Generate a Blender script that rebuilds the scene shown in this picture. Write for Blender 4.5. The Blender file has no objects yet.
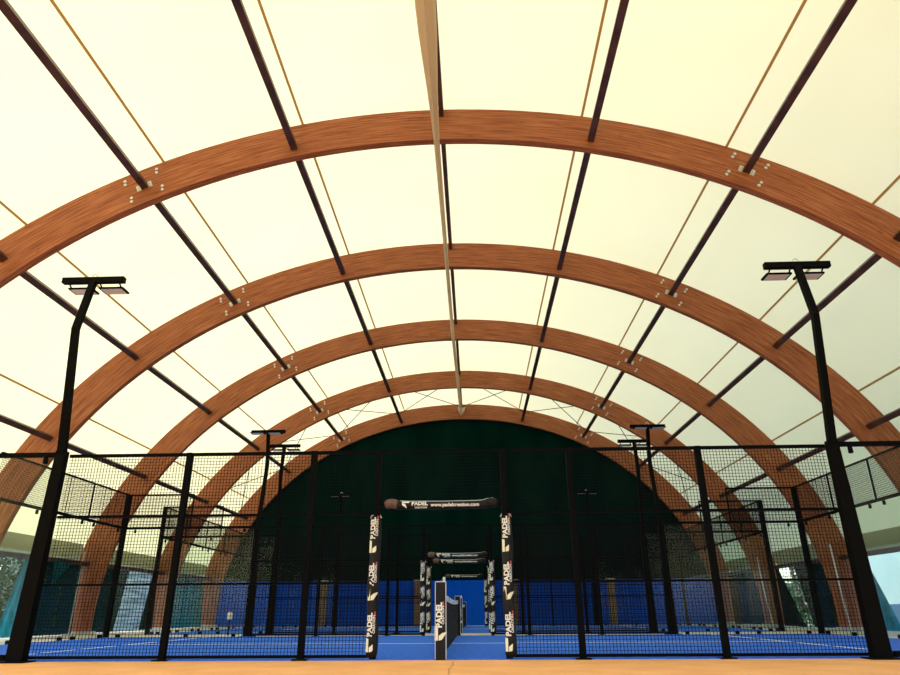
import bpy, math, random
from mathutils import Vector, Matrix
random.seed(7)
PI = math.pi
C = bpy.context.scene.collection
sc = bpy.context.scene

# ------------------------------------------------------------------ camera
F_PX, PITCH, YAW, ROLL = 671.6, 0.38736, 0.03296, -0.00636
CAM = Vector((0.504, -10.487, 0.632))
cyw, syw = math.cos(YAW), math.sin(YAW)
fwd = Vector((-syw*math.cos(PITCH), cyw*math.cos(PITCH), math.sin(PITCH)))
rt = Vector((cyw, syw, 0)); up = rt.cross(fwd)
r2 = rt*math.cos(ROLL) + up*math.sin(ROLL)
u2 = -rt*math.sin(ROLL) + up*math.cos(ROLL)
cd = bpy.data.cameras.new('camera'); cam = bpy.data.objects.new('camera', cd); C.objects.link(cam)
m = Matrix((r2, u2, -fwd)).transposed().to_4x4(); m.translation = CAM
cam.matrix_world = m
cd.sensor_width = 36.0; cd.lens = F_PX/900*36.0; cd.clip_end = 600; cd.clip_start = 0.05
sc.camera = cam

# ------------------------------------------------------------------ light
w = bpy.data.worlds.new('sky'); sc.world = w; w.use_nodes = True
nt = w.node_tree; bg = nt.nodes['Background']
sky = nt.nodes.new('ShaderNodeTexSky'); sky.sky_type = 'NISHITA'; sky.sun_disc = False
sky.sun_elevation = math.radians(52); sky.sun_rotation = math.radians(-95)
sky.air_density = 1.0; sky.dust_density = 1.5; sky.ozone_density = 1.0
nt.links.new(sky.outputs[0], bg.inputs[0]); bg.inputs[1].default_value = 0.46
sl = bpy.data.lights.new('sun', 'SUN'); sl.energy = 3.3; sl.angle = math.radians(0.6); sl.color = (1.0, 0.94, 0.82)
so = bpy.data.objects.new('sun', sl); C.objects.link(so)
so.rotation_euler = Vector((0.52, -0.10, -1.05)).to_track_quat('-Z', 'Y').to_euler()
so.location = (-40, 0, 60)
vs = sc.view_settings
vs.view_transform = 'Standard'; vs.look = 'None'; vs.gamma = 1; vs.use_curve_mapping = False
vs.exposure = 0.0
sc.cycles.max_bounces = 14; sc.cycles.diffuse_bounces = 6; sc.cycles.transparent_max_bounces = 40
sc.cycles.glossy_bounces = 4; sc.cycles.transmission_bounces = 8
sc.cycles.sample_clamp_indirect = 6.0

# ------------------------------------------------------------------ materials
def mat(name, col, rough=0.6, metal=0.0, spec=0.5):
    M = bpy.data.materials.new(name); M.use_nodes = True
    b = M.node_tree.nodes['Principled BSDF']
    b.inputs['Base Color'].default_value = (*col, 1); b.inputs['Roughness'].default_value = rough
    b.inputs['Metallic'].default_value = metal; b.inputs['Specular IOR Level'].default_value = spec
    return M
def noisy(name, c1, c2, scale=6, rough=0.7, detail=4, stretch=(1, 1, 1), lo=0.35, hi=0.65, bump=0.0, spec=0.5, uv=False):
    M = mat(name, c1, rough, 0, spec); t = M.node_tree; b = t.nodes['Principled BSDF']
    tc = t.nodes.new('ShaderNodeTexCoord'); mp = t.nodes.new('ShaderNodeMapping'); mp.inputs['Scale'].default_value = stretch
    n = t.nodes.new('ShaderNodeTexNoise'); n.inputs['Scale'].default_value = scale; n.inputs['Detail'].default_value = detail
    r = t.nodes.new('ShaderNodeValToRGB')
    r.color_ramp.elements[0].position = lo; r.color_ramp.elements[1].position = hi
    r.color_ramp.elements[0].color = (*c1, 1); r.color_ramp.elements[1].color = (*c2, 1)
    t.links.new(tc.outputs['UV' if uv else 'Object'], mp.inputs[0]); t.links.new(mp.outputs[0], n.inputs[0])
    t.links.new(n.outputs['Fac'], r.inputs[0]); t.links.new(r.outputs[0], b.inputs['Base Color'])
    if bump:
        bp = t.nodes.new('ShaderNodeBump'); bp.inputs['Strength'].default_value = bump
        t.links.new(n.outputs['Fac'], bp.inputs['Height']); t.links.new(bp.outputs[0], b.inputs['Normal'])
    return M
def cloth(name, col, trans, mixf, c2=None, scale=0.6, stretch=(1, 1, 1)):
    """woven sheet: part diffuse reflection, part translucent"""
    M = bpy.data.materials.new(name); M.use_nodes = True; t = M.node_tree; t.nodes.clear()
    o = t.nodes.new('ShaderNodeOutputMaterial'); mx = t.nodes.new('ShaderNodeMixShader'); mx.inputs[0].default_value = mixf
    d = t.nodes.new('ShaderNodeBsdfDiffuse'); tr = t.nodes.new('ShaderNodeBsdfTranslucent')
    d.inputs[0].default_value = (*col, 1); tr.inputs[0].default_value = (*trans, 1)
    if c2:
        tc = t.nodes.new('ShaderNodeTexCoord'); mp = t.nodes.new('ShaderNodeMapping'); mp.inputs['Scale'].default_value = stretch
        n = t.nodes.new('ShaderNodeTexNoise'); n.inputs['Scale'].default_value = scale; n.inputs['Detail'].default_value = 3
        r = t.nodes.new('ShaderNodeValToRGB'); r.color_ramp.elements[0].position = .35; r.color_ramp.elements[1].position = .65
        r.color_ramp.elements[0].color = (*trans, 1); r.color_ramp.elements[1].color = (*c2, 1)
        t.links.new(tc.outputs['Object'], mp.inputs[0]); t.links.new(mp.outputs[0], n.inputs[0])
        t.links.new(n.outputs['Fac'], r.inputs[0]); t.links.new(r.outputs[0], tr.inputs[0])
    t.links.new(d.outputs[0], mx.inputs[1]); t.links.new(tr.outputs[0], mx.inputs[2]); t.links.new(mx.outputs[0], o.inputs[0])
    return M
def wood_mat(name, dark, mid, light):
    M = mat(name, mid, 0.55, 0, 0.25); t = M.node_tree; b = t.nodes['Principled BSDF']
    tc = t.nodes.new('ShaderNodeTexCoord')
    def nz(scale, st, detail=4):
        mp = t.nodes.new('ShaderNodeMapping'); mp.inputs['Scale'].default_value = st
        n = t.nodes.new('ShaderNodeTexNoise'); n.inputs['Scale'].default_value = scale; n.inputs['Detail'].default_value = detail
        t.links.new(tc.outputs['UV'], mp.inputs[0]); t.links.new(mp.outputs[0], n.inputs[0]); return n
    g = nz(1.0, (1.2, 26, 1)); r = t.nodes.new('ShaderNodeValToRGB')
    e = r.color_ramp.elements; e[0].position = .3; e[0].color = (*dark, 1); e[1].position = .72; e[1].color = (*light, 1)
    x = e.new(.5); x.color = (*mid, 1)
    t.links.new(g.outputs['Fac'], r.inputs[0])
    k = nz(1.0, (4, 40, 1), 2); kr = t.nodes.new('ShaderNodeValToRGB')
    kr.color_ramp.elements[0].position = .28; kr.color_ramp.elements[0].color = (.35, .3, .28, 1)
    kr.color_ramp.elements[1].position = .36; kr.color_ramp.elements[1].color = (1, 1, 1, 1)
    t.links.new(k.outputs['Fac'], kr.inputs[0])
    mx = t.nodes.new('ShaderNodeMix'); mx.data_type = 'RGBA'; mx.blend_type = 'MULTIPLY'; mx.inputs[0].default_value = 1
    t.links.new(r.outputs[0], mx.inputs[6]); t.links.new(kr.outputs[0], mx.inputs[7]); t.links.new(mx.outputs[2], b.inputs['Base Color'])
    return M
def glass_mat(name):
    M = bpy.data.materials.new(name); M.use_nodes = True; t = M.node_tree; t.nodes.clear()
    o = t.nodes.new('ShaderNodeOutputMaterial'); mx = t.nodes.new('ShaderNodeMixShader')
    tr = t.nodes.new('ShaderNodeBsdfTransparent'); tr.inputs[0].default_value = (.95, .98, .965, 1)
    gl = t.nodes.new('ShaderNodeBsdfGlossy'); gl.inputs['Roughness'].default_value = 0.01
    fr = t.nodes.new('ShaderNodeFresnel'); fr.inputs[0].default_value = 1.36
    ge = t.nodes.new('ShaderNodeNewGeometry'); iv = t.nodes.new('ShaderNodeMath'); iv.operation = 'SUBTRACT'; iv.inputs[0].default_value = 1.0
    ml = t.nodes.new('ShaderNodeMath'); ml.operation = 'MULTIPLY'
    t.links.new(ge.outputs['Backfacing'], iv.inputs[1]); t.links.new(fr.outputs[0], ml.inputs[0]); t.links.new(iv.outputs[0], ml.inputs[1])
    t.links.new(ml.outputs[0], mx.inputs[0]); t.links.new(tr.outputs[0], mx.inputs[1]); t.links.new(gl.outputs[0], mx.inputs[2])
    t.links.new(mx.outputs[0], o.inputs[0]); return M

M = {}
M['membrane'] = cloth('membrane', (.80, .73, .52), (.96, .87, .485), .5, (.94, .845, .455), .35)
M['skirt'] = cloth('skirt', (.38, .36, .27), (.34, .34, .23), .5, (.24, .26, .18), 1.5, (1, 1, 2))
M['seam'] = cloth('seam', (.46, .27, .10), (.45, .26, .09), .4)
M['wood'] = wood_mat('glulam', (.19, .052, .018), (.34, .107, .039), (.50, .19, .078))
M['purlin'] = noisy('dark_timber', (.050, .020, .013), (.095, .042, .028), 3, .45, 4, (1, 1, 1), spec=.4)
M['column_wood'] = noisy('column_wood', (.20, .13, .075), (.30, .19, .11), 4, .7, 4, (8, 8, .6))
M['steel'] = mat('black_steel', (.003, .003, .0033), .6, 0, .04)
M['mast'] = mat('mast_paint', (.0035, .0032, .003), .6, 0, .04)
M['wire'] = mat('wire', (.004, .004, .0045), .6, 0, .05)
M['zinc'] = mat('zinc', (.62, .62, .58), .4, .5)
M['cable'] = mat('cable', (.015, .014, .013), .6, 0, .1)
M['glass'] = glass_mat('clear_glass')
M['blue'] = noisy('blue_turf', (.040, .135, .70), (.065, .19, .82), 14, .9, 6, spec=0)
M['line'] = mat('line_white', (.72, .78, .82), .8, 0, .2)
M['clay'] = noisy('terracotta_ground', (.80, .385, .155), (.92, .485, .22), 1.6, .85, 8, (1, 1, 1), .3, .7, spec=.2)
M['pale'] = noisy('pale_concrete', (.50, .46, .40), (.64, .60, .53), 2, .85, 5, spec=.2)
M['green'] = noisy('dark_green_tarp', (.001, .011, .009), (.002, .019, .014), .9, .9, 5, (1, 1, .25), spec=0)
M['bluewall'] = noisy('blue_tarp', (.004, .085, .66), (.006, .105, .76), 1.5, .8, 3, (3, 1, .3), spec=0)
M['darktarp'] = cloth('dark_tarp', (.004, .015, .014), (.005, .020, .018), .4)
M['teal'] = cloth('sunlit_teal_tarp', (.015, .13, .16), (.02, .27, .36), .55, (.01, .13, .17), 2.5, (1, 3, .4))  # sunlight on the dark tarp is put into this brighter teal
M['tealdark'] = cloth('deep_teal_tarp', (.015, .07, .08), (.015, .11, .13), .5, (.015, .07, .085), 2.5, (1, 3, .4))
M['paletarp'] = cloth('pale_tarp', (.55, .62, .62), (.50, .62, .62), .5, (.30, .40, .42), 3, (1, 1, 5))
M['pad'] = noisy('black_pad', (.004, .004, .004), (.010, .009, .009), 12, .45, 3, bump=.25, spec=.2)
M['pad_brown'] = noisy('brown_pad', (.09, .042, .028), (.14, .075, .05), 20, .5)
M['print'] = mat('white_print', (.80, .80, .76), .6)
M['cream'] = mat('cream_print', (.82, .80, .62), .6)
M['red'] = mat('red_print', (.5, .06, .06), .6)
M['net'] = mat('net', (.008, .008, .009), .8)
M['tape'] = mat('net_tape', (.72, .74, .76), .7)
M['ridge'] = cloth('ridge_sleeve', (.74, .60, .44), (.74, .58, .42), .45, (.56, .42, .29), 1.2, (1, .3, 1))
M['lens'] = mat('floodlight_glass', (.75, .68, .60), .2, 0, .5)  # tan reflection of the ground is put into the lens colour
M['leaf'] = noisy('leaf', (.012, .05, .014), (.06, .14, .04), 3, .6, 3)
M['leaf2'] = noisy('leaf_light', (.03, .09, .03), (.10, .20, .07), 3, .6, 3)
M['bark'] = noisy('bark', (.07, .05, .035), (.13, .10, .07), 8, .9)
M['grass'] = noisy('outdoor_grass', (.10, .16, .07), (.20, .22, .12), 1.2, .9)
M['whitewall'] = noisy('weathered_boards', (.20, .26, .27), (.62, .68, .66), 1.0, .8, 4, (.6, .6, 9), .38, .62)
M['palefence'] = mat('pale_fence', (.42, .58, .66), .5)
M['cord'] = mat('white_cord', (.72, .72, .70), .6)
M['sky_stand_in'] = noisy('pale_sky_block', (.42, .60, .64), (.52, .68, .70), .6, .8)
M['distblue'] = mat('distant_blue', (.06, .14, .26), .8)

# ------------------------------------------------------------------ helpers
class MB:
    def __init__(s): s.v = []; s.f = []; s.uv = {}
    def quad(s, a, b, c, d):
        n = len(s.v); s.v += [tuple(a), tuple(b), tuple(c), tuple(d)]; s.f.append((n, n+1, n+2, n+3))
    def box(s, x0, x1, y0, y1, z0, z1):
        n = len(s.v)
        s.v += [(x0, y0, z0), (x1, y0, z0), (x1, y1, z0), (x0, y1, z0), (x0, y0, z1), (x1, y0, z1), (x1, y1, z1), (x0, y1, z1)]
        s.f += [tuple(n+i for i in q) for q in ((3, 2, 1, 0), (4, 5, 6, 7), (0, 1, 5, 4), (1, 2, 6, 5), (2, 3, 7, 6), (3, 0, 4, 7))]
    def bar(s, p0, p1, w0, d0, w1=None, d1=None, side=None):
        """tapered box from p0 to p1; side = direction of the width"""
        p0, p1 = Vector(p0), Vector(p1); a = (p1-p0).normalized()
        sd = Vector(side) if side else (Vector((1, 0, 0)) if abs(a.x) < .9 else Vector((0, 1, 0)))
        sd = (sd - a*sd.dot(a)).normalized(); t = a.cross(sd)
        w1 = w0 if w1 is None else w1; d1 = d0 if d1 is None else d1; n = len(s.v)
        for p, ww, dd in ((p0, w0, d0), (p1, w1, d1)):
            for sx, sy in ((-1, -1), (1, -1), (1, 1), (-1, 1)): s.v.append(tuple(p+sd*(sx*ww/2)+t*(sy*dd/2)))
        s.f += [tuple(n+i for i in q) for q in ((3, 2, 1, 0), (4, 5, 6, 7), (0, 1, 5, 4), (1, 2, 6, 5), (2, 3, 7, 6), (3, 0, 4, 7))]
    def tube(s, pts, r, k=8, closed=False):
        pts = [Vector(p) for p in pts]; rs = r if isinstance(r, (list, tuple)) else [r]*len(pts); n0 = len(s.v); N = len(pts)
        prev = None
        for i, p in enumerate(pts):
            a = (pts[min(i+1, N-1)] - pts[max(i-1, 0)]).normalized()
            if prev is None:
                u = Vector((0, 0, 1)) if abs(a.z) < .9 else Vector((1, 0, 0))
            else: u = prev
            u = (u - a*u.dot(a)).normalized(); prev = u; t = a.cross(u)
            for j in range(k):
                th = 2*PI*j/k; s.v.append(tuple(p + (u*math.cos(th)+t*math.sin(th))*rs[i]))
        for i in range(N-1):
            for j in range(k):
                s.f.append((n0+i*k+j, n0+i*k+(j+1) % k, n0+(i+1)*k+(j+1) % k, n0+(i+1)*k+j))
        s.f.append(tuple(n0+j for j in reversed(range(k)))); s.f.append(tuple(n0+(N-1)*k+j for j in range(k)))
    def grid(s, fn, nu, nv):
        n0 = len(s.v)
        for i in range(nu+1):
            for j in range(nv+1): s.v.append(tuple(fn(i/nu, j/nv)))
        for i in range(nu):
            for j in range(nv):
                a = n0+i*(nv+1)+j; s.f.append((a, a+nv+1, a+nv+2, a+1))
    def build(s, name, material, parent=None, origin=None, smooth=False, uvs=None, mats=None):
        o0 = Vector(origin) if origin is not None else (Vector(parent['_o']) if parent is not None and '_o' in parent else Vector((0, 0, 0)))
        me = bpy.data.meshes.new(name); me.from_pydata([tuple(Vector(v)-o0) for v in s.v], [], s.f)
        if uvs is not None:
            ul = me.uv_layers.new(name='UVMap')
            for lp in me.loops: ul.data[lp.index].uv = uvs[lp.vertex_index]
        me.materials.append(material)
        if smooth:
            for p in me.polygons: p.use_smooth = True
        me.update()
        o = bpy.data.objects.new(name, me); C.objects.link(o)
        if parent is not None: o.parent = parent; o['_o'] = list(o0)
        else: o.location = o0
        return o
def thing(name, label, cat, loc=(0, 0, 0), group=None):
    o = bpy.data.objects.new(name, None); C.objects.link(o); o.location = loc; o.empty_display_size = .2
    o['_o'] = list(loc); o['label'] = label; o['category'] = cat
    if group: o['group'] = group
    return o
def tag(o, label, cat, group=None, kind=None):
    o['label'] = label; o['category'] = cat
    if group: o['group'] = group
    if kind: o['kind'] = kind
    return o
def struct(o, label=None):
    o['kind'] = 'structure'
    if label: o['label'] = label
    return o
def text_polys(txt, size, bold=0.0):
    cu = bpy.data.curves.new('lettering', 'FONT'); cu.body = txt; cu.size = size; cu.offset = bold
    cu.align_x = 'CENTER'; cu.align_y = 'CENTER'; cu.resolution_u = 3
    ob = bpy.data.objects.new('lettering', cu); C.objects.link(ob)
    dg = bpy.context.evaluated_depsgraph_get(); dg.update()
    me = bpy.data.meshes.new_from_object(ob.evaluated_get(dg))
    v = [(p.co.x, p.co.y) for p in me.vertices]; f = [tuple(p.vertices) for p in me.polygons]
    bpy.data.objects.remove(ob); bpy.data.curves.remove(cu); bpy.data.meshes.remove(me)
    return v, f
_tc = {}
def text(txt, size, bold=0.0):
    k = (txt, size, bold)
    if k not in _tc: _tc[k] = text_polys(*k)
    return _tc[k]

# ------------------------------------------------------------------ hall geometry (half-ellipse arches)
XC, ZC, RO, TH, ASP = -0.05, 0.368, 13.145, 0.996, 1.2368
ARCH_Y = [1.45, 7.33, 13.09, 19.02, 24.5]; ARCH_T = 0.18; BEHIND_Y = -4.43
RM = RO - TH/2
def ell(ang, rad):
    a = math.radians(ang); return (XC + rad*math.sin(a), ZC + rad*math.cos(a)/ASP)
def ell_frame(ang):
    """inward radial and tangential unit vectors in the x-z plane"""
    a = math.radians(ang); n = Vector((math.sin(a), 0, math.cos(a)*ASP)).normalized(); t = Vector((n.z, 0, -n.x)); return n, t
ORD = ['nearest', 'second', 'third', 'fourth', 'farthest']
ANG0 = 91.6

# ---- floor and ground
b = MB(); b.box(-13.2, 13.2, -20, -0.06, -.3, 0); floor0 = struct(b.build('floor', M['clay']), 'terracotta ground in front of the near fence')
b = MB(); b.box(-13.2, 13.2, -0.06, 24.9, -.3, -.002); struct(b.build('floor', M['pale']), 'pale concrete floor around the blue courts')
b = MB(); b.box(-160, 160, -90, 190, -.5, -.31); struct(b.build('ground', M['grass']), 'grass outside the hall')
for k, y0 in enumerate((0.0, 12.58)):
    b = MB(); b.box(-9.95, 9.95, y0-.05, y0+9.98, -.001, .012)
    fl = struct(b.build('floor', M['blue']), 'blue turf of the %s court' % ('near', 'far')[k])
    for x0, x1, ya, yb in ((-6.975, 6.975, y0+4.965, y0+5.025), (-6.98, -6.92, y0+.05, y0+9.95), (6.92, 6.98, y0+.05, y0+9.95)):
        b = MB(); b.box(x0, x1, ya, yb, .0122, .016); b.build('court_line', M['line'], fl)

# ---- roof membrane
b = MB(); RMEM = RO+.06; EAVE = 79.0
YS = [-15.5, -9.8, BEHIND_Y-.1] + [y for y in ARCH_Y] + [24.9]
def memb(u, v):
    ang = -EAVE+2*EAVE*v; i = u*(len(YS)-1)*4; k = min(int(i/4), len(YS)-2); fr = i/4-k
    y = YS[k]+(YS[k+1]-YS[k])*fr; sag = .10*math.sin(PI*min(max(fr, 0), 1))*math.sin(math.radians(90-abs(ang)*.4))
    x, z = ell(ang, RMEM - sag*.4); return (x, y, z)
b.grid(memb, (len(YS)-1)*4, 72)
ceil = struct(b.build('ceiling', M['membrane'], smooth=True), 'cream translucent roof membrane')
for a in (-57.3, -42, -27.6, -13.6, 13.6, 27.6, 42, 57.3):
    b = MB()
    def seamf(u, v):
        y = -15.5+40*u; n, t = ell_frame(a); x, z = ell(a, RO+.012); return Vector((x, y, z)) + t*((v-.5)*.055)
    b.grid(seamf, 40, 1); b.build('seam', M['seam'], ceil)

# lower skirt of the membrane, one hanging strip per bay and side
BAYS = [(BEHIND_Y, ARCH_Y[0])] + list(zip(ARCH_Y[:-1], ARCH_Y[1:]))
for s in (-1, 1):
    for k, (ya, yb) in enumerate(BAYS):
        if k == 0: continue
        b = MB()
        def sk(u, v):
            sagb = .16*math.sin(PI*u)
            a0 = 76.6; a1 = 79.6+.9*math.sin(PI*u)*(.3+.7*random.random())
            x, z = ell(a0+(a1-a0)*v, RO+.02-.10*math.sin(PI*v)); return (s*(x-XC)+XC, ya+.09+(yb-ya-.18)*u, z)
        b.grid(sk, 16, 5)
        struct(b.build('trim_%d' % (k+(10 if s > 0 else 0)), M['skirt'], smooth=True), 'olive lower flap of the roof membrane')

# ---- end wall
Z_BLUE = 1.95
b = MB(); N = 60; pts = []
for i in range(N+1):
    a = -84+168*i/N; x, z = ell(a, RO-.05); pts.append((x, z))
pts = [p for p in pts if p[1] > Z_BLUE]
n = len(b.v)
for yy in (24.72, 24.78):
    b.v += [(p[0], yy, p[1]) for p in pts]
L = len(pts); b.f.append(tuple(range(L))); b.f.append(tuple(reversed(range(L, 2*L))))
for i in range(L): b.f.append((i, (i+1) % L, L+(i+1) % L, L+i))
struct(b.build('wall_back', M['green']), 'dark green upper end wall')
b = MB(); b.box(-13.0, 13.0, 24.66, 24.74, 0, Z_BLUE+.1); struct(b.build('wall_back_lower', M['bluewall']), 'blue lower end wall')
LR = lambda x: 'left' if x < 0 else 'right'
for i, x in enumerate((-6.93, -2.29, 2.40, 7.09)):
    b = MB(); b.box(x-.17, x+.17, 24.35, 24.60, 0, 2.02)
    t = thing('timber_post', 'brown timber post against the blue end wall, %s' % ('outer one on the left', 'just left of the doorways', 'just right of the doorways', 'outer one on the right')[i], 'post', (x, 24.5, 0), 'timber posts of the end wall')
    b.build('shaft', M['column_wood'], t)
    b = MB(); b.box(x-.2, x+.2, 24.33, 24.62, 2.02, 2.08); b.build('cap', M['pale'], t)

# ---- glulam arches
NSEG = 96
PUR = [-62, -46.0, -30.5, -15, 0, 15, 30.5, 46.0, 62]
OFFP = {0: .30, 15: -.16, 30.5: 0.0, 46.0: .0, 62: -.06, 79: .18}
for k, y in enumerate(ARCH_Y):
    t = thing('glulam_arch', '%s curved glulam roof arch, counted from the camera%s' % (ORD[k], ' and framing the dark green end wall' if k == 4 else (' and standing out largest' if k == 0 else '')),
              'arch', (0, y, 0), 'glulam roof arches')
    b = MB(); uv = []
    for i in range(NSEG+1):
        a = -ANG0+2*ANG0*i/NSEG; ar = math.radians(a)*11.8
        xo, zo = ell(a, RO); xi, zi = ell(a, RO-TH)
        for (x, z, yy, vv) in ((xo, zo, y, 1.0), (xi, zi, y, 0.0), (xi, zi, y+ARCH_T, -.2), (xo, zo, y+ARCH_T, 1.2)):
            b.v.append((x, yy, max(z, 0.0))); uv.append((ar+k*37, vv))
    for i in range(NSEG):
        for j in range(4):
            b.f.append((4*i+j, 4*i+(j+1) % 4, 4*(i+1)+(j+1) % 4, 4*(i+1)+j))
    b.f.append((3, 2, 1, 0)); b.f.append(tuple(4*NSEG+j for j in range(4)))
    b.build('beam', M['wood'], t, uvs=uv)
    for s in (-1, 1):
        if k >= 1:
            x = XC+s*(RO-.5); b = MB(); b.box(x-.62, x+.62, y-.06, y+ARCH_T+.06, -.002, .10); b.build('footing', M['pale'], t)
        for da in (-1.65, 1.65):
            for dr in (-.24, .24):
                a = s*30.5+da; nn, tt = ell_frame(a); x, z = ell(a, RM); p = Vector((x, y, z))+nn*dr
                b = MB()
                for q in (-.045, .045):
                    c0 = p+nn*q+tt*(q*.25); b.tube([(c0.x, y-.022, c0.z), (c0.x, y+.001, c0.z)], .036, 6)
                b.build('bolt_pair', M['zinc'], t)

# ---- purlins
LINE = {0: 'ridge', 15: 'first line off ridge', 30.5: 'second line off ridge', 46.0: 'third line off ridge', 62: 'fourth line off ridge', 79: 'eave line'}
BAYN = ['overhead bay', 'bay behind nearest arch', 'bay behind second arch', 'bay behind third arch', 'farthest bay']
for k, (ya, yb) in enumerate(BAYS):
    for a in [-79]+PUR+[79]:
        aa = abs(a)
        if k == 0 and aa > 50: continue
        if k == 1 and aa > 70: continue
        n_, t_ = ell_frame(a); x, z = ell(a, RM); p = Vector((x, 0, z)) + n_*OFFP[aa]
        y0 = ya+ARCH_T; y1 = yb
        side = '' if aa == 0 else ' on %s' % LR(a)
        lab = 'dark timber purlin, %s%s, %s' % (LINE[aa], side, BAYN[k])
        t = thing('roof_purlin', lab, 'purlin', (p.x, y0, p.z), 'roof purlins')
        b = MB(); ww = .14
        if aa == 0: b.bar((p.x, y0, p.z), (p.x, y1, p.z), .10, .20, side=t_)
        elif aa == 79: b.bar((p.x, y0, p.z-.16), (p.x, y1, p.z-.16), .14, .17, side=t_)
        else: b.bar((p.x, y0, p.z), (p.x, y1, p.z), ww, .17, side=t_)
        b.build('bar', M['purlin'], t)
        if aa == 30.5:
            for ss in (-1, 1):
                b = MB(); c = p + t_*(ss*.125) - n_*.03
                b.bar((c.x, y1-.018, c.z-.001), (c.x, y1-.001, c.z), .085, .14, side=t_)
                for q in (-.03, .03):
                    e = c+n_*q; b.tube([(e.x, y1-.03, e.z), (e.x, y1-.018, e.z)], .018, 6)
                b.build('bracket', M['zinc'], t)

# ---- cross bracing cables in the last bay
ya, yb = BAYS[4]; idx = 0
for i in range(len(PUR)-1):
    for d in (0, 1):
        a0, a1 = PUR[i+d], PUR[i+1-d]; x0, z0 = ell(a0, RM+.33); x1, z1 = ell(a1, RM+.33)
        ctr = (PUR[i]+PUR[i+1])/2
        b = MB(); b.tube([(x0, ya+ARCH_T, z0), (x1, yb, z1)], .018, 5)
        tag(b.build('bracing_cable', M['cable'], origin=(x0, ya+ARCH_T, z0)),
            'thin steel bracing cable in farthest roof bay, %s, running %s' % (
                ['lowest bay on the left', 'third bay left of ridge', 'second bay left of ridge', 'first bay left of ridge', 'first bay right of ridge', 'second bay right of ridge', 'third bay right of ridge', 'lowest bay on the right'][i],
                'leftwards' if d == 0 else 'rightwards'), 'cable', 'roof bracing cables')

# ---- ridge sleeve hanging below the ridge purlin: a folded fabric strip
b = MB()
def rw(y):
    pts_ = [(-4.4, .40), (-1.5, .34), (0.2, .19), (1.4, .13), (6, .11), (12, .12), (18, .13), (23.2, .16), (24.1, .42), (24.42, .44)]
    for (a, wa), (c, wc) in zip(pts_, pts_[1:]):
        if y <= c: return wa+(wc-wa)*max(0, (y-a)/(c-a))
    return .40
for i in range(61):
    y = -4.3+(24.42+4.3)*i/60; wv = rw(y); zt = 10.17 if y < 23.0 else 10.17+(y-23.0)/1.42*.66
    xc = -.155+.005*y*0+(.105*max(0, min(1, (y-12)/12.4))) ; h = .10+wv*.75
    b.v += [(xc-wv/2, y, zt), (xc-wv*.40, y, zt-h*.55), (xc, y, zt-h), (xc+wv*.40, y, zt-h*.55), (xc+wv/2, y, zt)]
for i in range(60):
    for j in range(4): n = 5*i+j; b.f.append((n, n+1, n+6, n+5))
    b.f.append((5*i+4, 5*i, 5*i+5, 5*i+9))
b.f.append((4, 3, 2, 1, 0)); b.f.append(tuple(300+j for j in range(5)))
tag(b.build('ridge_sleeve', M['ridge'], origin=(-.17, -4.3, 10.17)), 'long tan fabric sleeve hanging under the roof ridge', 'fabric sleeve')

# ------------------------------------------------------------------ padel courts
WIRE = .0060; PITCHW = .0485
def wires(b, axis, lo, hi, zlo, zhi, fixed, wr=WIRE):
    """woven wire grid in the plane axis='x' (y fixed) or 'y' (x fixed)"""
    n = int(round((hi-lo)/PITCHW)); mz = int(round((zhi-zlo)/PITCHW)); h = wr/2
    for i in range(1, n):
        c = lo+(hi-lo)*i/n
        if axis == 'x': prism_v(b, c, fixed, zlo, zhi, h)
        else: prism_v(b, fixed, c, zlo, zhi, h)
    for j in range(1, mz):
        z = zlo+(zhi-zlo)*j/mz
        nn = len(b.v)
        for e in (lo, hi):
            for d in ((-h, -h), (h, -h), (h, h), (-h, h)):
                b.v.append((e, fixed+d[0]+h*2, z+d[1]) if axis == 'x' else (fixed+d[0]+h*2, e, z+d[1]))
        for j2 in range(4): b.f.append((nn+j2, nn+(j2+1) % 4, nn+4+(j2+1) % 4, nn+4+j2))
def prism_v(b, x, y, z0, z1, h):
    nn = len(b.v)
    for z in (z0, z1):
        b.v += [(x-h, y-h, z), (x+h, y-h, z), (x+h, y+h, z), (x-h, y+h, z)]
    for j in range(4): b.f.append((nn+j, nn+(j+1) % 4, nn+4+(j+1) % 4, nn+4+j))
POSX = [-6, -4, -2, -.97, .97, 2, 4, 6]
BAYW = ['outer', 'middle', 'inner']
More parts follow.
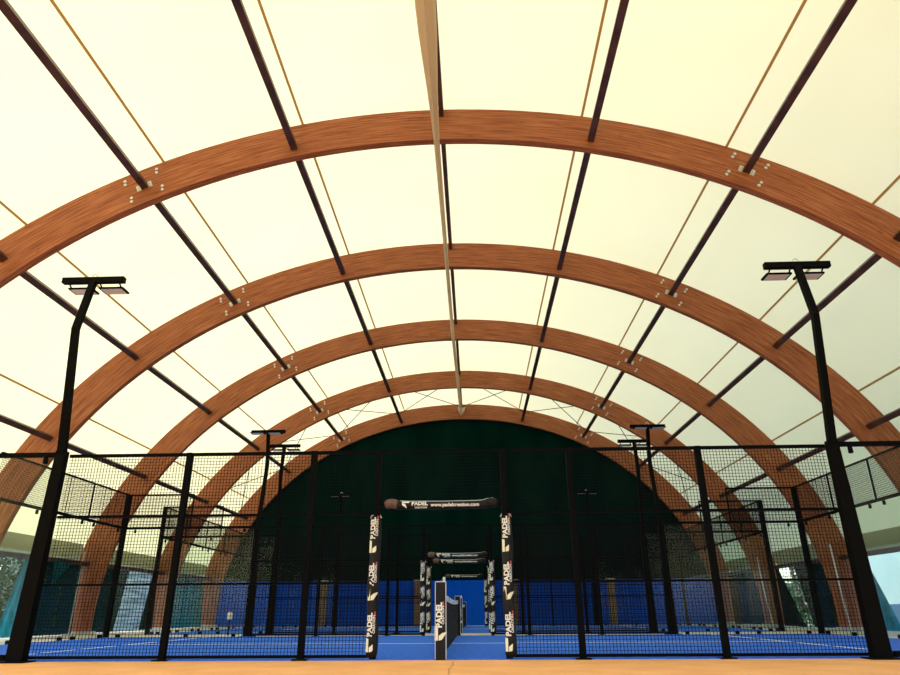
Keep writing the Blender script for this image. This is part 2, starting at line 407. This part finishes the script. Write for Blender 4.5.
def side_fence(fence, y, out):
    """out: -1 when outside of the court lies towards the camera"""
    for x in POSX[1:-1]:
        j = ['', 'outer', 'inner', 'doorway', 'doorway', 'inner', 'outer', ''][POSX.index(x)]
        t = thing('fence_post', 'black steel %s post of %s, %s of doorway' % (j if j != 'doorway' else 'jamb', fence, LR(x)), 'post', (x, y, 0), 'fence posts')
        b = MB(); b.box(x-.045, x+.045, y-.045, y+.045, 0, 3.0); b.build('shaft', M['steel'], t)
        if abs(x) > 1:
            b = MB(); b.box(x-.11, x+.11, y-.10, y+.10, 0, .018); b.build('base_plate', M['steel'], t)
    for i in range(7):
        x0, x1 = POSX[i]+.045, POSX[i+1]-.045
        if i == 3:
            t = thing('mesh_fence_panel', 'black wire mesh panel over the %s doorway' % fence, 'fence panel', (0, y, 2.14), 'wire mesh fence panels')
            b = MB(); wires(b, 'x', x0, x1, 2.17, 2.96, y); b.build('wire_mesh', M['wire'], t)
            for z, nm in ((2.98, 'top_rail'), (2.145, 'bottom_rail')):
                b = MB(); b.box(x0, x1, y-.02, y+.02, z-.02, z+.02); b.build(nm, M['steel'], t)
            continue
        w_ = BAYW[min(i, 6-i)]
        t = thing('mesh_fence_panel', 'black wire mesh %s panel of %s, %s of doorway' % (w_, fence, 'left' if i < 3 else 'right'), 'fence panel', ((x0+x1)/2, y, 0), 'wire mesh fence panels')
        b = MB(); wires(b, 'x', x0, x1, .06, 2.96, y); b.build('wire_mesh', M['wire'], t)
        for z, nm, h in ((2.975, 'top_rail', .025), (2.02, 'middle_rail', .016), (1.03, 'middle_rail', .016), (.05, 'bottom_rail', .02)):
            b = MB(); b.box(x0, x1, y-.02, y+.02, z-h, z+h); b.build(nm, M['steel'], t)
def glass_panel(x0, x1, y0, y1, label):
    t = thing('glass_panel', label, 'glass panel', ((x0+x1)/2, (y0+y1)/2, 0), 'clear glass court walls')
    b = MB(); g = .01
    if abs(x1-x0) > abs(y1-y0): b.box(x0+g, x1-g, y0-.006, y0+.006, .04, 2.94)
    else: b.box(x0-.006, x0+.006, y0+g, y1-g, .04, 2.94)
    b.build('glass', M['glass'], t)
    for zz in (.04, 2.93):
        for fr in (.15, .85):
            b = MB(); cx, cy = x0+(x1-x0)*fr, y0+(y1-y0)*fr
            if zz < 1: b.box(cx-.045, cx+.045, cy-.045, cy+.045, 0, .09)
            else:
                b.box(cx-.025, cx+.025, cy-.025, cy+.025, 2.86, 2.955)
            b.build('clamp', M['steel'], t)
def top_mesh(axis, lo, hi, fixed, label, drop=None):
    t = thing('mesh_fence_panel', label, 'fence panel', ((lo+hi)/2, fixed, 3) if axis == 'x' else (fixed, (lo+hi)/2, 3), 'upper mesh panels over the glass')
    b = MB(); wires(b, axis, lo, hi, 3.02, 3.97, fixed, .0062); b.build('wire_mesh', M['wire'], t)
    for z, nm, h in ((3.0, 'bottom_rail', .035), (3.98, 'top_rail', .02)):
        b = MB()
        if axis == 'x': b.box(lo, hi, fixed-.03, fixed+.03, z-h, z+h)
        else: b.box(fixed-.03, fixed+.03, lo, hi, z-h, z+h)
        b.build(nm, M['steel'], t)
    e = drop if drop is not None else hi
    b = MB()
    if axis == 'x': b.box(e-.02, e+.02, fixed-.02, fixed+.02, 3.02, 3.97)
    else: b.box(fixed-.02, fixed+.02, e-.02, e+.02, 3.02, 3.97)
    b.build('upright', M['steel'], t)

def pad_print(tparent, mapf, u0, v_dir, items):
    pass
LOGO_A = [(-.5, -.5), (-.18, -.5), (-.02, .28), (.02, .5), (-.5, .5), (-.38, .30), (-.22, .30)]
def wrap(axis_pt, rad, pitch_axis, face):
    """returns f(u,v): u along the pad axis, v around it (arc length); printed on the side facing `face` (-1: towards camera)"""
    ax = Vector(axis_pt)
    if pitch_axis == 'z':   # reads bottom to top
        return lambda u, v: (ax.x+math.sin(v/rad)*rad*face, ax.y+face*math.cos(v/rad)*rad, ax.z+u)
    return lambda u, v: (ax.x+u*(-face), ax.y+face*math.cos(v/rad)*rad, ax.z+math.sin(v/rad)*rad)
def print_mesh(name, polys, material, parent, f, rotate=False, off=(0, 0)):
    vs_, fs = polys; b = MB()
    for (x, y) in vs_: b.v.append(f(x+off[0], y+off[1]))
    b.f = list(fs); return b.build(name, material, parent)
def poly(pts): return (pts, [tuple(range(len(pts)))])
def logo(sz):
    """two slanted strokes of the maker's mark"""
    s = sz
    a = [(-.55*s, .50*s), (-.55*s, .22*s), (.45*s, .22*s), (.52*s, .50*s)]      # long bar (along the pad)
    c = [(-.55*s, .16*s), (-.50*s, -.10*s), (.12*s, -.55*s), (.02*s, -.12*s), (-.2*s, .16*s)]
    return (a+c, [(0, 1, 2, 3), (4, 5, 6, 7, 8)])
def post_pad(x, y, face, label):
    t = thing('post_pad', label, 'pad', (x, y, 0), 'printed doorway pads')
    R_ = .083; pts_, rs = [], []
    for i in range(41):
        z = .03+1.94*i/40; e = min(z-.03, 1.97-z)
        pts_.append((x+.008*math.sin(z*5), y, z)); rs.append(R_*(1+.06*math.sin(z*9+x)) if e > .03 else R_*.72)
    b = MB(); b.tube(pts_, rs, 20); b.build('sleeve', M['pad'], t, smooth=True)
    f0 = wrap((x, y, 0), R_*1.09, 'z', face)
    for zc in (.42, 1.10, 1.76):
        f = lambda u, v, zc=zc: (lambda q: (q[0], q[1], q[2]))(f0(u+zc, v))
        print_mesh('lettering', text('PADEL', .108, .005), M['print'], t, f, off=(.04, .026))
        print_mesh('lettering', text('CREATION', .050, .0015), M['print'], t, f, off=(.05, -.037))
        print_mesh('logo', logo(.17), M['cream'], t, f, off=(-.22, .0))
        print_mesh('mark', poly([(-.03, -.012), (.03, -.012), (.03, .012), (-.03, .012)]), M['red'], t, f, off=(.19, -.045))
    b = MB(); b.tube([(x-.08, y-face*.02, 1.96), (x-.06, y, 2.0), (x, y, 2.015), (x+.06, y, 2.0), (x+.08, y-face*.02, 1.96)], .012, 6); b.build('rim', M['tape'], t, smooth=True)
def lintel_pad(y, face, label):
    t = thing('lintel_pad', label, 'pad', (0, y, 2.145), 'printed doorway pads')
    pts_, rs = [], []
    for i in range(45):
        u = -.86+1.74*i/44; k = abs(u-.01)/.87
        pts_.append((u, y, 2.145+.03*math.exp(-((k-.88)/.1)**2)-.01*(1-k))); rs.append(.064+.008*math.exp(-((k-.85)/.12)**2) - (.02 if k > .97 else 0))
    b = MB(); b.tube(pts_[5:41], rs[5:41], 18); b.build('sleeve', M['pad'], t, smooth=True)
    for a, c, mm in ((0, 6, 'pad_brown'), (40, 45, 'pad')):
        b = MB(); b.tube(pts_[a:c], [r*1.01 for r in rs[a:c]], 18); b.build('bare_end', M[mm], t, smooth=True)
    f = wrap((0, y, 2.137), .076, 'x', face)
    print_mesh('logo', logo(.11), M['print'], t, f, off=(-.53, .01))
    print_mesh('lettering', text('PADEL', .085, .003), M['print'], t, f, off=(-.32, .022))
    print_mesh('lettering', text('CREATION', .038, .001), M['print'], t, f, off=(-.30, -.04))
    print_mesh('lettering', text('www.padelcreation.com', .075, .002), M['print'], t, f, off=(.22, .0))
    b = MB(); b.tube([(u[0], u[1]-face*-.0, u[2]+r*.98) for u, r in list(zip(pts_, rs))[6:44:2]], .008, 5); b.build('top_highlight', M['tape'], t, smooth=True)  # white strip draws the highlight on the pad's upper side

def light_mast(x, y, out, label):
    t = thing('light_mast', label, 'floodlight mast', (x, y+out*.2, 0), 'floodlight masts')
    yo = y+out*.2
    b = MB(); b.box(x-.2, x+.2, yo-.16, yo+.16, 0, .02); b.build('base_plate', M['mast'], t)
    b = MB(); b.bar((x, yo, .02), (x, y+out*.15, 3.02),   .24, .16, .155, .12, side=(1, 0, 0)); b.build('post', M['mast'], t)
    b = MB(); b.bar((x, y+out*.15, 2.9), (x, y+out*.51, 5.0), .115, .10, .10, .09, side=(1, 0, 0)); b.build('pole', M['mast'], t)
    b = MB(); b.bar((x, y+out*.51, 4.97), (x, y+out*.30, 5.98), .10, .09, .10, .09, side=(1, 0, 0)); b.build('arm', M['mast'], t)
    b = MB(); b.bar((x-.54, y+out*.30, 5.98), (x+.54, y+out*.30, 5.98), .10, .10, side=(0, 1, 0)); b.build('crossbar', M['mast'], t)
    b = MB(); b.tube([(x+.045*math.cos(q*PI/6), y+out*.30, 6.06+.045*math.sin(q*PI/6)) for q in range(0, 13)], .009, 5); b.build('ring', M['zinc'], t)
    yi = y+out*.30; d = -out
    for s in (-1, 1):
        cx = x+s*.27
        A = Vector((cx+.04*s*0, yi+d*.08, 5.88)); Bp = Vector((cx, yi+d*.33, 5.885))
        b = MB(); b.bar(A, Bp, .42, .03, .42, .03, side=(1, 0, 0)); fl = b.build('floodlight', M['mast'], t)
        b = MB(); nn = (Bp-A).cross(Vector((1, 0, 0))).normalized(); nn = nn if nn.z < 0 else -nn
        b.bar(A+(Bp-A)*.08+nn*.017, A+(Bp-A)*.92+nn*.017, .36, .006, side=(1, 0, 0)); b.build('lens', M['lens'], fl)
        for e in (-.17, .17):
            b = MB(); b.bar((cx+e, yi, 5.96), (cx+e, yi+d*.12, 5.88), .02, .02); b.build('yoke', M['mast'], fl)

def net(y0, label):
    t = thing('padel_net', label, 'net', (0, y0, 0), 'padel nets')
    ya, yb = y0+.06, y0+9.9
    def ztop(y): return .92-.05*math.sin(PI*(y-ya)/(yb-ya))
    b = MB(); n = int((yb-ya)/.045)
    for i in range(n+1):
        y = ya+(yb-ya)*i/n; prism_v(b, 0, y, .03, ztop(y)-.02, .0035)
    for j in range(20):
        nn = len(b.v)
        for i in range(13):
            y = ya+(yb-ya)*i/12; z = .03+(ztop(y)-.05)*j/19
            b.v += [(-.003, y, z-.003), (.003, y, z-.003), (.003, y, z+.003), (-.003, y, z+.003)]
        for i in range(12):
            for q in range(4): b.f.append((nn+4*i+q, nn+4*i+(q+1) % 4, nn+4*i+4+(q+1) % 4, nn+4*i+4+q))
    b.build('netting', M['net'], t)
    b = MB(); nn = 0
    for i in range(25):
        y = ya+(yb-ya)*i/24; z = ztop(y); b.v += [(-.012, y, z-.09), (.012, y, z-.09), (.012, y, z), (-.012, y, z)]
    for i in range(24):
        for q in range(4): b.f.append((4*i+q, 4*i+(q+1) % 4, 4*i+4+(q+1) % 4, 4*i+4+q))
    b.f += [(3, 2, 1, 0), (96, 97, 98, 99)]
    tp = b.build('top_tape', M['tape'], t)
    vsx, fs = text('PADEL CREATION', .07, .001)
    for yy in (y0+3.0, y0+6.0, y0+8.5):
        b = MB(); b.v = [(.0135, yy+p[0], ztop(yy)-.045+p[1]) for p in vsx]; b.f = list(fs); b.build('lettering', M['net'], tp)
    for yy, fc in ((y0-.0, -1), (y0+9.95, 1)):
        b = MB(); b.box(-.075, .075, yy-.07, yy+.07, 0, 1.03); p = b.build('post', M['pad'], t)
        b = MB()
        for sx in (-1, 1): b.box(sx*.076-.004, sx*.076+.004, yy-.078, yy+.078, .01, 1.04)
        b.box(-.08, .08, yy-.078, yy+.078, 1.03, 1.04); b.build('edge_highlight', M['zinc'], p)  # pale strips build the thin highlights along the post edges
        f = lambda u, v: (v*(fc), yy+fc*.073, u)
        if fc < 0:
            g = lambda u, v: (-v, yy-.073, u)
            print_mesh('lettering', text('PADEL', .115, .005), M['print'], p, g, off=(.585, .018))
            print_mesh('lettering', text('CREATION', .050, .0015), M['print'], p, g, off=(.585, -.035))
            print_mesh('logo', logo(.17), M['cream'], p, g, off=(.345, .0))
            print_mesh('mark', poly([(-.03, -.012), (.03, -.012), (.03, .012), (-.03, .012)]), M['red'], p, g, off=(.735, -.035))
    b = MB(); b.tube([(.05, y0-.02, 1.03), (.05, y0-.02, 1.10)], .02, 6); b.build('crank', M['zinc'], t)

CN = ['near court', 'far court']
for k, y0 in enumerate((0.0, 12.58)):
    for sd, (y, out) in (('front', (y0, -1)), ('rear', (y0+10, 1))):
        fence = '%s %s fence' % (CN[k], sd)
        side_fence(fence, y, out)
        for x in (-6, 6):
            light_mast(x, y, out, 'black cranked floodlight mast at %s end of %s' % (LR(x), fence))
        # glass returns
        for s in (-1, 1):
            for (xa, xb, nm) in ((6.05, 8, 'beside the mast'), (8, 9.94, 'at the corner')):
                if k == 0 and sd == 'front' and xa > 7: continue
                glass_panel(s*xa, s*xb, y, y, 'clear glass panel %s, %s end of %s' % (nm, LR(s), fence))
            if not (k == 0 and sd == 'front'):
                top_mesh('x', min(s*8, s*9.95), max(s*8, s*9.95), y, 'black mesh panel above corner glass, %s end of %s' % (LR(s), fence), drop=s*8)
                b = MB(); b.box(s*10-.06, s*10+.06, y-.06, y+.06, 0, 4.0)
                tag(b.build('corner_post', M['steel'], origin=(s*10, y, 0)), 'tall black corner post, %s end of %s' % (LR(s), fence), 'post', 'corner posts')
            b = MB(); xa, xb = sorted((s*6.05, s*7.98)); b.box(xa, xb, y-.035, y+.035, 2.965, 3.035)
            if k == 0 and sd == 'front':
                b.tube([(s*6.32, y-.04, 2.97), (s*6.32, y-.05, 2.86)], .035, 8)
            tag(b.build('top_rail', M['steel'], origin=((xa+xb)/2, y, 3)), 'black steel rail above the glass, %s end of %s' % (LR(s), fence), 'rail', 'glass wall rails')
    for s in (-1, 1):
        for q in range(5):
            ya, yb = y0+2*q, y0+2*q+2
            if k == 0 and q < 2: continue
            nm = ['nearest', 'second', 'middle', 'fourth', 'farthest'][q]
            glass_panel(s*10, s*10, ya+(.06 if q == 0 else 0), yb-(.06 if q == 4 else 0), 'clear glass panel, %s from camera in the %s end wall, %s' % (nm, LR(s), CN[k]))
            top_mesh('y', ya+.03, yb-.03, s*10, 'black mesh panel, %s from camera atop the %s glass end wall, %s' % (nm, LR(s), CN[k]))
    net(y0, 'black padel net with white top tape across the %s' % CN[k])
    for sd, (y, face) in (('front', (y0-.0, -1)), ('rear', (y0+10.0, -1))):
        for x in (-.99, .99):
            post_pad(x, y, face, 'black printed pad on the %s jamb of the %s doorway, %s' % (LR(x), sd, CN[k]))
        lintel_pad(y, face, 'black printed pad along the top of the %s doorway, %s' % (sd, CN[k]))

# ------------------------------------------------------------------ side walls: tarpaulins hanging from the eave
def sheet(pts4, name, material, label, cat='tarpaulin', nu=14, nv=10, wav=.05, thick=True, s=-1):
    """pts4: (y_top0, y_top1, y_bot1, y_bot0) with x and z per corner -> folded sheet"""
    (a, b_, c, d) = [Vector(p) for p in pts4]
    ph = random.random()*6; b = MB()
    def f(u, v):
        p = (a.lerp(b_, u)).lerp(d.lerp(c, u), v); off = wav*math.sin(u*19+ph+v*1.5)*(.25+.75*v)+wav*.5*math.sin(u*41+ph*2)
        return (p.x+off, p.y, p.z)
    b.grid(f, nu*2, nv); o = b.build(name, material, origin=d, smooth=True)
    return tag(o, label, cat, 'side tarpaulins')
X = 12.75
def L(y, z, x=X): return (-x, y, z)
def R_(y, z, x=X): return (x, y, z)
EZ = 2.28
dk = sheet((L(9.95, EZ), L(12.98, EZ), L(12.98, .03), L(10.3, .03)), 'tarpaulin', M['darktarp'], 'dark green tarpaulin beside the left leg of the third arch, towards the camera')
b = MB()
for (y, z, x) in ((10.9, 2.18, -12.5), (11.9, 2.12, -12.5), (10.95, 1.45, -12.44), (11.3, 1.85, -12.38)): b.v.append((x, y, z))
b.f = [(0, 1, 3), (0, 3, 2), (1, 2, 3)]
b.build('turned_corner', M['teal'], dk, origin=L(10.3, .03))
sheet((L(9.75, EZ, 12.6), L(10.15, EZ, 12.6), L(10.3, .03, 12.45), L(8.75, .06, 12.45)), 'tarpaulin', M['teal'], 'tarpaulin coloured teal for its sunlit side, pulled aside from left opening past the mast', wav=.07)
sheet((L(13.38, EZ), L(16.3, EZ), L(15.8, .03), L(14.0, .03)), 'tarpaulin', M['darktarp'], 'dark green slanting tarpaulin behind the left leg of the third arch')
sheet((L(18.0, EZ, 12.6), L(18.5, EZ, 12.6), L(18.6, .03, 12.6), L(17.5, .03, 12.6)), 'tarpaulin', M['darktarp'], 'dark sheet added as the shade on the left leg of the fourth arch')  # added dark sheet where the arch leg is only in shade
sheet((L(20.3, EZ), L(23.9, EZ), L(24.3, .03), L(20.3, .03)), 'tarpaulin', M['tealdark'], 'teal tarpaulin closing the left side of the farthest bay')
sheet((L(19.5, EZ), L(20.3, EZ), L(20.0, .03), L(19.6, .03)), 'tarpaulin', M['paletarp'], 'pale tarpaulin strip on the left side of the farthest bay')
sheet((L(7.62, EZ), L(8.0, EZ), L(7.8, .03), L(7.62, .03)), 'tarpaulin', M['darktarp'], 'dark green tarpaulin bunched at the left leg of the second arch')
sheet((R_(12.2, EZ), R_(12.98, EZ), R_(12.98, .03), R_(10.8, .03)), 'tarpaulin', M['teal'], 'tarpaulin coloured teal for its sunlit side, hanging slantwise beside the right mast', wav=.07)
sheet((R_(13.38, EZ), R_(17.3, EZ), R_(16.4, .03), R_(13.38, .03)), 'tarpaulin', M['darktarp'], 'dark green tarpaulin behind the right leg of the third arch')
sheet((R_(18.7, EZ), R_(18.92, EZ), R_(18.92, .03), R_(16.9, .03)), 'tarpaulin', M['darktarp'], 'dark slanting tarpaulin before the right leg of the fourth arch')
sheet((R_(19.3, EZ), R_(24.3, EZ), R_(24.3, .03), R_(19.3, .03)), 'tarpaulin', M['darktarp'], 'dark green tarpaulin closing the right side of the farthest bay')
# white cords beside the arch legs
for i, (x, y, x2, lab) in enumerate(((-12.72, 12.9, -12.70, 'white cord hanging at the left leg of the third arch'), (12.2, 12.8, 12.1, 'white cord hanging at the right leg of the third arch'),
                                 (12.2, 18.7, 12.0, 'white cord hanging at the right leg of the fourth arch'), (-12.2, 18.7, -12.0, 'white cord hanging at the left leg of the fourth arch'))):
    b = MB(); b.tube([(x, y, .02), (x2*.6+x*.4, y-.02, 1.2), (x2, y, 2.6)], .028, 6)
    tag(b.build('cord', M['cord'], origin=(x, y, 0)), lab, 'cord', 'white cords')

# ------------------------------------------------------------------ outside
def tree(x, y, h, rad, seed, label, m_='leaf', n=900, low=.15):
    rng = random.Random(seed); t = thing('tree', label, 'tree', (x, y, -.3), 'trees outside the hall')
    b = MB(); b.tube([(x, y, -.3), (x+.1, y, h*.4), (x, y+.1, h*.75)], [.16, .12, .05], 7); b.build('trunk', M['bark'], t)
    b = MB(); cl = [(rng.gauss(0, .45), rng.gauss(0, .45), rng.uniform(low, .92)) for _ in range(26)]
    for i in range(n):
        c = rng.choice(cl); p = Vector((x+c[0]*rad+rng.gauss(0, .16)*rad, y+c[1]*rad+rng.gauss(0, .16)*rad, h*c[2]+rng.gauss(0, .07)*h))
        a = Vector((rng.gauss(0, 1), rng.gauss(0, 1), rng.gauss(0, 1))).normalized(); c2 = a.orthogonal().normalized(); s = rng.uniform(.07, .16)
        b.quad(p-a*s, p+c2*s*.6, p+a*s, p-c2*s*.6)
    b.build('foliage', M[m_], t)
tree(-19.2, 18.4, 4.4, 1.9, 1, 'leafy dark tree seen through the left opening past the mast', n=2400, low=.08)
tree(-22.5, 21.8, 5.2, 2.2, 2, 'taller tree farther out beyond the left opening', 'leaf2', n=1300)
tree(18.9, 31.5, 4.6, 1.6, 4, 'leafy tree seen through the right opening beyond the third arch', n=1500, low=.05)
tree(16.9, 26.6, 2.3, 1.0, 5, 'low light green shrub in the right opening beyond the third arch', 'leaf2', n=1100, low=.05)
t = thing('garden_fence', 'pale blue railing beyond the left opening', 'fence', (-16.5, 10, -.3))
for z in (.45, .75, 1.0):
    b = MB(); b.box(-16.54, -16.5, 6, 14.5, z-.04, z+.04); b.build('rail', M['palefence'], t)
for q in range(6):
    b = MB(); b.box(-16.56, -16.48, 6+1.7*q-.04, 6+1.7*q+.04, -.3, 1.1); b.build('post', M['palefence'], t)
t = thing('outbuilding', 'white rendered outbuilding beyond the left side of the hall', 'building', (-20, 30, -.3))
b = MB(); b.box(-24, -17.6, 25.8, 36, -.3, 3.4); b.build('wall', M['whitewall'], t)
b = MB(); b.box(-24.3, -17.3, 25.5, 36.3, 3.4, 3.6); b.build('roof', M['pale'], t)
t = thing('outbuilding', 'added pale blue block with dark blue base, standing in for sky beyond the right side', 'building', (19, 21, -.3))  # added block, coloured for the pale sky behind the right opening
b = MB(); b.box(19, 25, 15, 26.8, -.3, 4.8); b.build('wall', M['sky_stand_in'], t)
b = MB(); b.box(18.95, 25, 14.95, 26.85, -.3, .82); b.build('lower_band', M['distblue'], t)
b = MB(); b.box(18.7, 25.3, 14.7, 27.1, 4.8, 5.0); b.build('roof', M['pale'], t)
t = thing('marker_stake', 'small white-headed stake in the aisle behind the left glass of near court', 'stake', (-6.95, 11.3, 0))
b = MB(); b.tube([(-6.95, 11.3, 0), (-6.95, 11.3, .46)], .02, 6); b.build('stem', M['steel'], t)
b = MB(); b.tube([(-6.95, 11.3, .44), (-6.95, 11.3, .48), (-6.95, 11.3, .60), (-6.95, 11.3, .66)], [.06, .085, .085, .05], 10); b.build('head', M['cord'], t, smooth=True)
b = MB(); cr = [(.20, -.1), (.18, -.5), (.21, -1.0), (.17, -1.6), (.20, -2.3), (.16, -3.2)]
for (xa, ya), (xb, yb) in zip(cr, cr[1:]): b.quad((xa-.003, ya, .0015), (xb-.003, yb, .0015), (xb+.003, yb, .0015), (xa+.003, ya, .0015))
b.build('crack', M['purlin'], floor0)
